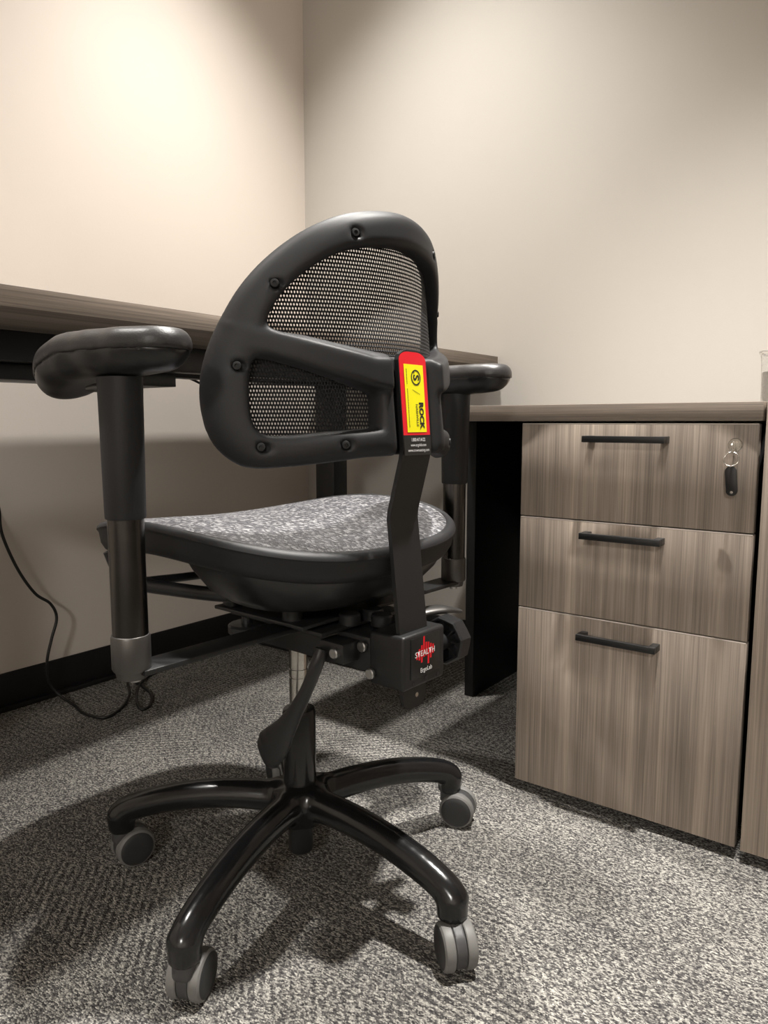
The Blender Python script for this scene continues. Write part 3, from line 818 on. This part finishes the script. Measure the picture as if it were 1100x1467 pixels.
o = print_on('black_sticker', poly2d(rect(-0.0272, -0.066, 0.0272, -0.0415)), SP, SU, SV, SN, 0.0004, M['sticker'], jbar); o['label'] = 'black sticker with white lettering'
def on_sticker(name, me, a, b_, mat, rot=True, off=0.0011):
    p = SP + SU * a + SV * b_
    if rot: print_on(name, me, p, -SV, SU, SN, off, mat, jbar)     # reads downwards
    else: print_on(name, me, p, SU, SV, SN, off, mat, jbar)
on_sticker('emblem_ring', polys2d(ring2d(0.0080, 0.0098, 36)), 0.004, 0.0305, M['ink'])
on_sticker('emblem_letter', text_mesh('S', 0.0165, bold=0.0005), 0.004, 0.0305, M['ink'])
on_sticker('emblem_dots', polys2d(ring2d(0, 0.0012, 10, 0.0072, 0.0040) + ring2d(0, 0.0010, 10, -0.0062, -0.0035)), 0.004, 0.0305, M['ink'], off=0.0012)
on_sticker('slash', polys2d([[(-0.0030, -0.0075), (-0.0024, -0.0075), (0.0030, 0.0075), (0.0024, 0.0075)]]), 0.003, 0.0125, M['ink'])
on_sticker('lettering', text_mesh('ROCK', 0.0118, sx=1.0, bold=0.0006), 0.0110, -0.0165, M['ink'])
on_sticker('lettering', text_mesh('NASHVILLE', 0.0058, sx=0.98, bold=0.0001), 0.0020, -0.0165, M['ink'])
# the fine print down the left edge is too small to read: a row of tick-sized dashes
dash = []; x = -0.038
random.seed(3)
while x < 0.034:
    l_ = random.choice([0.0006, 0.0009, 0.0013])
    if not (-0.020 < x < -0.014): dash.append(rect(x, -0.0006, x + l_, 0.0006))
    x += l_ + 0.0005
on_sticker('fine_print', polys2d(dash), -0.0145, 0.003, M['ink'])
on_sticker('lettering', text_mesh('1.800.417.4122', 0.0060, sx=0.78, bold=0.00005), 0.001, -0.0470, M['wink'], False)
on_sticker('lettering', text_mesh('www.ergolab.com', 0.0054, sx=0.80), 0.001, -0.0535, M['wink'], False)
on_sticker('lettering', text_mesh('www.crownseating.com', 0.0054, sx=0.83), 0.001, -0.0600, M['wink'], False)

# ---- backrest
def back_y(x, z):
    ax_ = np.abs(x)
    return -0.2165 + 3.1 * np.minimum(ax_, 0.16) ** 2 + np.maximum(ax_ - 0.16, 0) * 0.99 + 0.1 * (z - 0.8)
def mirror(P): return P + [(-x, z) for x, z in P[::-1] if abs(x) > 1e-6]
def spl(P, n=5): return [(v.x, v.y) for v in catmull([(a, b_, 0) for a, b_ in P], n, True)]
OUT = spl(mirror([(0, .958), (-.042, .954), (-.082, .944), (-.119, .924), (-.151, .895), (-.176, .861), (-.195, .823), (-.21, .783), (-.218, .744), (-.218, .704), (-.211, .674), (-.197, .654), (-.181, .646), (-.149, .648), (-.103, .654), (-.067, .658), (0, .659)]))
UP = spl(mirror([(0, .914), (-.030, .912), (-.058, .908), (-.088, .899), (-.114, .884), (-.138, .862), (-.155, .837), (-.163, .815), (-.155, .806), (-.132, .801), (-.105, .794), (-.067, .786), (-.031, .782), (0, .781)]))
LOW = spl([(-.176, .772), (-.181, .756), (-.183, .718), (-.181, .698), (-.173, .686), (-.15, .685), (-.114, .689), (-.068, .693), (-.063, .698), (-.061, .729), (-.066, .735), (-.085, .743), (-.122, .760), (-.148, .769), (-.165, .774)])
LOWR = [(-x, z) for x, z in LOW]
h = 0.0028
lo = (-0.232, -0.026, 0.632); hi = (0.232, 0.034, 0.972)
X, Y, Z = grid(lo, hi, h)
x2, z2 = X[:, 0, :], Z[:, 0, :]
so = sd_poly(x2, z2, OUT); su = sd_poly(x2, z2, UP); sl = np.minimum(sd_poly(x2, z2, LOW), sd_poly(x2, z2, LOWR))
holes = np.minimum(su, sl)
reg = np.maximum(so, -holes)
# slab whose rear face dips towards the openings and rolls forward at the rim
rear = -0.006 + 0.008 * np.clip(1 + so / 0.020, 0, 1) ** 2 + 0.003 * np.clip(1 - holes / 0.010, 0, 1) ** 2
rear = np.where((np.abs(x2) < 0.046) & (z2 < 0.79), np.maximum(rear, np.interp(np.abs(x2), [0.034, 0.046], [0.0105, -0.006])), rear)
front = 0.025 - 0.004 * np.clip(1 + so / 0.02, 0, 1)
def slab(region, rear2, front2, r):
    dy = np.maximum(rear2[:, None, :] - Y, Y - front2[:, None, :])
    return smax(np.broadcast_to(region[:, None, :], Y.shape), dy, r)
F = slab(reg, rear, front, 0.010)
# arched cross band, proud of the frame
zb = np.interp(np.abs(x2), [0, .035, .07, .11, .145, .175, .2, .24], [.757, .757, .759, .770, .7825, .793, .801, .806])
hb = np.interp(np.abs(x2), [0, .07, .11, .15, .2, .24], [.024, .0185, .018, .0155, .0135, .012])
bandreg = np.maximum(np.abs(z2 - zb) - hb, np.abs(x2) - 0.196)
prd = np.interp(np.abs(x2), [0, .1, .15, .18, .196, .24], [-.0135, -.0135, -.0115, -.0075, -.001, 0.004])
prd = np.where(np.abs(x2) < 0.05, np.interp(np.abs(x2), [0.036, 0.05], [0.0105, -.012]), prd)
F = smin(F, slab(bandreg, prd, np.full_like(x2, 0.016), 0.007), 0.004)
# central mounting block behind the bar
blk = np.maximum(np.abs(x2) - 0.056, np.abs(z2 - 0.716) - 0.052)
F = smin(F, slab(blk, np.full_like(x2, 0.0115), np.full_like(x2, 0.02), 0.006), 0.004)
for s in (-1, 1):
    rib = np.maximum(np.abs(x2 - s * 0.054) - 0.004, np.abs(z2 - 0.708) - 0.045)
    F = smin(F, slab(rib, np.full_like(x2, -0.005), np.full_like(x2, 0.018), 0.005), 0.005)
# screw pockets
SCR = [(-.076, .921), (-.156, .858), (-.192, .764), (-.178, .671), (-.104, .673)]
SCR = SCR + [(-x, z) for x, z in SCR]
for (sx_, sz_) in SCR:
    dx = np.hypot(x2 - sx_, z2 - sz_) - 0.0058
    F = np.maximum(F, -np.maximum(np.broadcast_to(dx[:, None, :], Y.shape), Y - 0.001))
V, Fc = surfnet(F, lo, h); V = relax(V, Fc, 2)
V[:, 1] += back_y(V[:, 0], V[:, 2])
bk = link('backrest_frame', np_mesh(V, Fc), M['plastic'], CH)
for (sx_, sz_) in SCR:
    y = float(back_y(sx_, sz_)); nx_ = (float(back_y(sx_ + .001, sz_)) - y) / .001
    xf = align((sx_, y + 0.000, sz_), (nx_, -1, 0.1))
    lathe('screw', [(0, 0.0045), (0.0022, 0.0045), (0.0024, 0.0060), (0.0045, 0.0058), (0.0052, 0.004), (0.0052, -0.003)], M['bmatte'], bk, 18, xf)
lathe('screw', [(0, 0.003), (0.003, 0.0025), (0.0038, 0)], M['steel'], bk, 16, align((-0.046, float(back_y(-.046, .735)) + 0.001, 0.735), (-0.3, -1, 0)))
# mesh panels
def sheet(name, xs, zs, fy, mat, parent, mask=None):
    V = []; ok = []; uvs = []
    nx_, nz_ = len(xs), len(zs)
    arc = np.zeros(nx_)
    for i in range(nx_):
        for j in range(nz_):
            V.append((xs[i], float(fy(xs[i], zs[j])), zs[j]))
    for i in range(1, nx_):
        arc[i] = arc[i - 1] + math.hypot(xs[i] - xs[i - 1], float(fy(xs[i], .8)) - float(fy(xs[i - 1], .8)))
    Fc = []
    for i in range(nx_ - 1):
        for j in range(nz_ - 1):
            if mask is None or mask(0.5 * (xs[i] + xs[i + 1]), 0.5 * (zs[j] + zs[j + 1])):
                Fc.append((i * nz_ + j, (i + 1) * nz_ + j, (i + 1) * nz_ + j + 1, i * nz_ + j + 1))
    me = bpy.data.meshes.new('sheet'); me.from_pydata(V, [], Fc); me.update()
    uvl = me.uv_layers.new(name='UVMap')
    for lp in me.loops:
        vi = lp.vertex_index; uvl.data[lp.index].uv = (arc[vi // nz_], V[vi][2])
    me.shade_smooth()
    return link(name, me, mat, parent)
def inpoly(P, m_):
    P = np.array(P)
    return lambda x, z: float(sd_poly(np.array([[x]]), np.array([[z]]), P)[0, 0]) < m_
for P in (UP, LOW, LOWR):
    A = np.array(P); f = inpoly(P, 0.012)
    sheet('mesh_panel', np.linspace(A[:, 0].min() - .012, A[:, 0].max() + .012, 40), np.linspace(A[:, 1].min() - .012, A[:, 1].max() + .012, 26), lambda x, z: back_y(x, z) + 0.018, M['backmesh'], bk, f)

# ---- seat
SA, SB, SYC, SN_ = 0.233, 0.226, 0.026, 2.7
def seat_xy(t, da=0.0):
    c, s = math.cos(t), math.sin(t)
    return ((SA + da) * math.copysign(abs(c) ** (2 / SN_), c), SYC + ((SB if s < 0 else SB + 0.022) + da) * math.copysign(abs(s) ** (2 / SN_), s))
def rim_z(y): return 0.572 - 0.66 * (y - 0.03) ** 2 * (1.0 if y < 0.03 else 1.15)
NT = 96
def loft(name, rings, mat, parent, closed_bottom=True, n=NT, ang=45):
    bm = bmesh.new(); R = []
    for rg in rings: R.append([bm.verts.new(p) for p in rg])
    for a, b_ in zip(R[:-1], R[1:]):
        for i in range(n): bm.faces.new((a[i], a[(i + 1) % n], b_[(i + 1) % n], b_[i]))
    if closed_bottom: bm.faces.new(R[-1])
    return link(name, bm_mesh(bm, ang=ang), mat, parent)
def seat_ring(da, dz):
    out = []
    for i in range(NT):
        t = 2 * PI * i / NT; x, y = seat_xy(t, da); out.append((x, y, rim_z(y) + dz))
    return out
rings = [seat_ring(*q) for q in [(-0.008, -0.010), (-0.008, -0.001), (-0.006, 0.0022), (-0.002, 0.0036), (0.003, 0.0026), (0.0062, -0.0005), (0.0070, -0.004), (0.0050, -0.0065), (0.0042, -0.009), (0.002, -0.024), (-0.003, -0.034), (-0.011, -0.040), (-0.021, -0.040), (-0.021, -0.030), (-0.008, -0.010)]]
seat_fr = loft('seat_frame', rings, M['plastic'], CH, False)
# woven seat surface
def seat_surface():
    V = []; uv = []; Fc = []
    NR = 24
    for r in range(NR + 1):
        s = r / NR
        for i in range(NT):
            t = 2 * PI * i / NT; x, y = seat_xy(t, -0.006)
            xx = x * s; yy = SYC + (y - SYC) * s
            sag = 0.013 * (1 - s * s)
            # the cover follows the frame's saddle in depth
            V.append((xx, yy, rim_z(yy) + 0.002 - sag * (0.5 + 0.5 * math.cos(PI * min(1, abs(xx) / 0.23)) * 0.4)))
    for r in range(NR):
        for i in range(NT):
            j = (i + 1) % NT
            Fc.append((r * NT + i, (r + 1) * NT + i, (r + 1) * NT + j, r * NT + j))
    me = bpy.data.meshes.new('seat'); me.from_pydata(V, [], Fc); me.update()
    ul = me.uv_layers.new(name='UVMap')
    for lp in me.loops: ul.data[lp.index].uv = V[lp.vertex_index][:2]
    bm = bmesh.new(); bm.from_mesh(me); bmesh.ops.remove_doubles(bm, verts=bm.verts, dist=1e-5); bmesh.ops.recalc_face_normals(bm, faces=bm.faces); bm.to_mesh(me); bm.free()
    me.shade_smooth(); return me
link('seat_cover', seat_surface(), M['seatmesh'], seat_fr)
# bucket-shaped pan under the rear of the seat
def pan_ring(a, b_, yc, z0, follow, n=2.5):
    out = []
    for i in range(NT):
        t = 2 * PI * i / NT; c, s = math.cos(t), math.sin(t)
        x = a * math.copysign(abs(c) ** (2 / n), c); y = yc + b_ * math.copysign(abs(s) ** (2 / n), s)
        out.append((x, y, z0 + follow * (rim_z(y) - 0.56)))
    return out
loft('seat_pan', [pan_ring(0.206, 0.140, -0.052, 0.532, 1.0), pan_ring(0.204, 0.138, -0.052, 0.522, 0.95), pan_ring(0.190, 0.130, -0.052, 0.500, 0.7), pan_ring(0.168, 0.115, -0.051, 0.476, 0.4), pan_ring(0.140, 0.096, -0.050, 0.460, 0.2), pan_ring(0.10, 0.07, -0.05, 0.4545, 0.1), pan_ring(0.05, 0.035, -0.05, 0.4535, 0.1)], M['plastic2'], seat_fr, True, ang=60)
for s in (-1, 1):
    tube('seat_loop', [(s * 0.205, 0.165, 0.520), (s * 0.196, 0.158, 0.492), (s * 0.180, 0.135, 0.473), (s * 0.155, 0.085, 0.467), (s * 0.130, 0.03, 0.464), (s * 0.11, -0.02, 0.466)], [(0.009, 0.011)] * 6, M['plastic2'], seat_fr, 14, 8)
tube('seat_cross_rail', [(-0.17, 0.125, 0.476), (-0.08, 0.128, 0.470), (0, 0.129, 0.468), (0.08, 0.128, 0.470), (0.17, 0.125, 0.476)], [(0.006, 0.012)] * 5, M['plastic2'], seat_fr, 14, 6)

# ---- armrests
def arm_pad():
    """kidney-shaped pad: top cushion and lower shell, in pad space (y forward)"""
    cl = [(0.0, -0.092), (-0.003, -0.07), (-0.004, -0.03), (-0.001, 0.02), (0.006, 0.050), (0.014, 0.072)]
    h = 0.003
    lo = (-0.075, -0.180, -0.10); hi = (0.085, 0.155, 0.045)
    X, Y, Z = grid(lo, hi, h)
    x2, y2 = X[:, :, 0], Y[:, :, 0]
    d2 = np.full(x2.shape, 1e9)
    rads = [0.036, 0.039, 0.041, 0.044, 0.046, 0.044]
    for (a, b_, r0, r1) in zip(cl[:-1], cl[1:], rads[:-1], rads[1:]):
        a = np.array(a); b_ = np.array(b_); e = b_ - a
        t = np.clip(((x2 - a[0]) * e[0] + (y2 - a[1]) * e[1]) / (e @ e), 0, 1)
        d2 = smin(d2, np.hypot(x2 - a[0] - e[0] * t, y2 - a[1] - e[1] * t) - (r0 + (r1 - r0) * t), 0.01) if d2[0, 0] < 1e8 else np.hypot(x2 - a[0] - e[0] * t, y2 - a[1] - e[1] * t) - (r0 + (r1 - r0) * t)
    # the pad bends down towards its front end
    droop = -1.0 * np.clip(y2 - 0.0, 0, 1) ** 1.6
    Zl = Z - droop[:, :, None]
    D = np.broadcast_to(d2[:, :, None], Z.shape)
    groove = 0.0016 * np.clip(1 - np.abs(D + 0.016) / 0.004, 0, 1)
    topF = np.maximum(smax(D - 0.04 * np.clip(0.006 - np.abs(Zl - 0.004), 0, 1), Zl - 0.019 + groove, 0.020), -Zl - 0.0045)
    V1, F1 = surfnet(topF, lo, h); V1 = relax(V1, F1, 2)
    botF = np.maximum(smax(D + 0.0015 + 0.22 * np.clip(-Zl - 0.006, 0, 1), -Zl - 0.030 + 0.06 * np.clip(-Y - 0.04, 0, 1), 0.028), Zl + 0.002)
    V2, F2 = surfnet(botF, lo, h); V2 = relax(V2, F2, 2)
    return np_mesh(V1, F1), np_mesh(V2, F2)
pt, pb = arm_pad(); pt.materials.append(M['pad']); pb.materials.append(M['plastic2'])
AX = 0.312
for s, ay, zt, yaw in ((-1, -0.060, 0.778, 6), (1, -0.067, 0.776, -2)):
    ar = empty('tmp')
    p = lathe('armrest_post', [(0.0, 0.452), (0.0195, 0.452), (0.0195, 0.61), (0, 0.61)], M['tube'], CH, 40, Matrix.Translation((s * AX, ay, 0)))
    bpy.data.objects.remove(ar)
    lathe('post_collar', [(0.0, 0.415), (0.0165, 0.415), (0.0175, 0.419), (0.0178, 0.4235), (0.0205, 0.4245), (0.0215, 0.427), (0.0215, 0.462), (0.0205, 0.4645), (0.0196, 0.465), (0.0196, 0.456)], M['collar'], p, 40, Matrix.Translation((s * AX, ay, 0)))
    lathe('collar_bolt', [(0, 0.408), (0.006, 0.408), (0.0065, 0.410), (0.0065, 0.416), (0, 0.416)], M['bolt'], p, 20, Matrix.Translation((s * AX + 0.006, ay + 0.004, 0)))
    # tapering oval sleeve
    bm = bmesh.new()
    prof = [(0.595, 0.0195, 0.0205), (0.5955, 0.0212, 0.0222), (0.598, 0.0216, 0.0226), (0.66, 0.0222, 0.0240), (0.72, 0.0224, 0.0258), (0.748, 0.0226, 0.0270)]
    rg = []
    for (z, ra, rb) in prof: rg.append([bm.verts.new((s * AX + ra * math.cos(2 * PI * i / 40), ay + rb * math.sin(2 * PI * i / 40), z)) for i in range(40)])
    for a, b_ in zip(rg[:-1], rg[1:]):
        for i in range(40): bm.faces.new((a[i], a[(i + 1) % 40], b_[(i + 1) % 40], b_[i]))
    bm.faces.new(rg[0][::-1]); bm.faces.new(rg[-1])
    link('post_sleeve', bm_mesh(bm), M['plastic'], p)
    for nm, me in (('pad_cushion', pt), ('pad_shell', pb)):
        o = bpy.data.objects.new(nm, me); COL.objects.link(o); o.parent = p
        o.location = (s * AX, ay + (0.035 if s < 0 else 0.022), zt); o.rotation_euler = (0, 0, math.radians(yaw)); o.scale = (-s, 1, 1) if s > 0 else (1, 1, 1)
    # release button
    bx_ = box('release_block', (s * AX - 0.007, ay + 0.018, 0.726), (s * AX + 0.007, ay + 0.034, 0.752), M['plastic2'], p, 0.002)
    tube('release_lever', [(s * AX, ay + 0.030, 0.737), (s * AX - 0.004, ay + 0.042, 0.738), (s * AX - 0.008, ay + 0.052, 0.737)], [(0.004, 0.005), (0.005, 0.007), (0.0035, 0.005)], M['collar'], p, 14, 5)
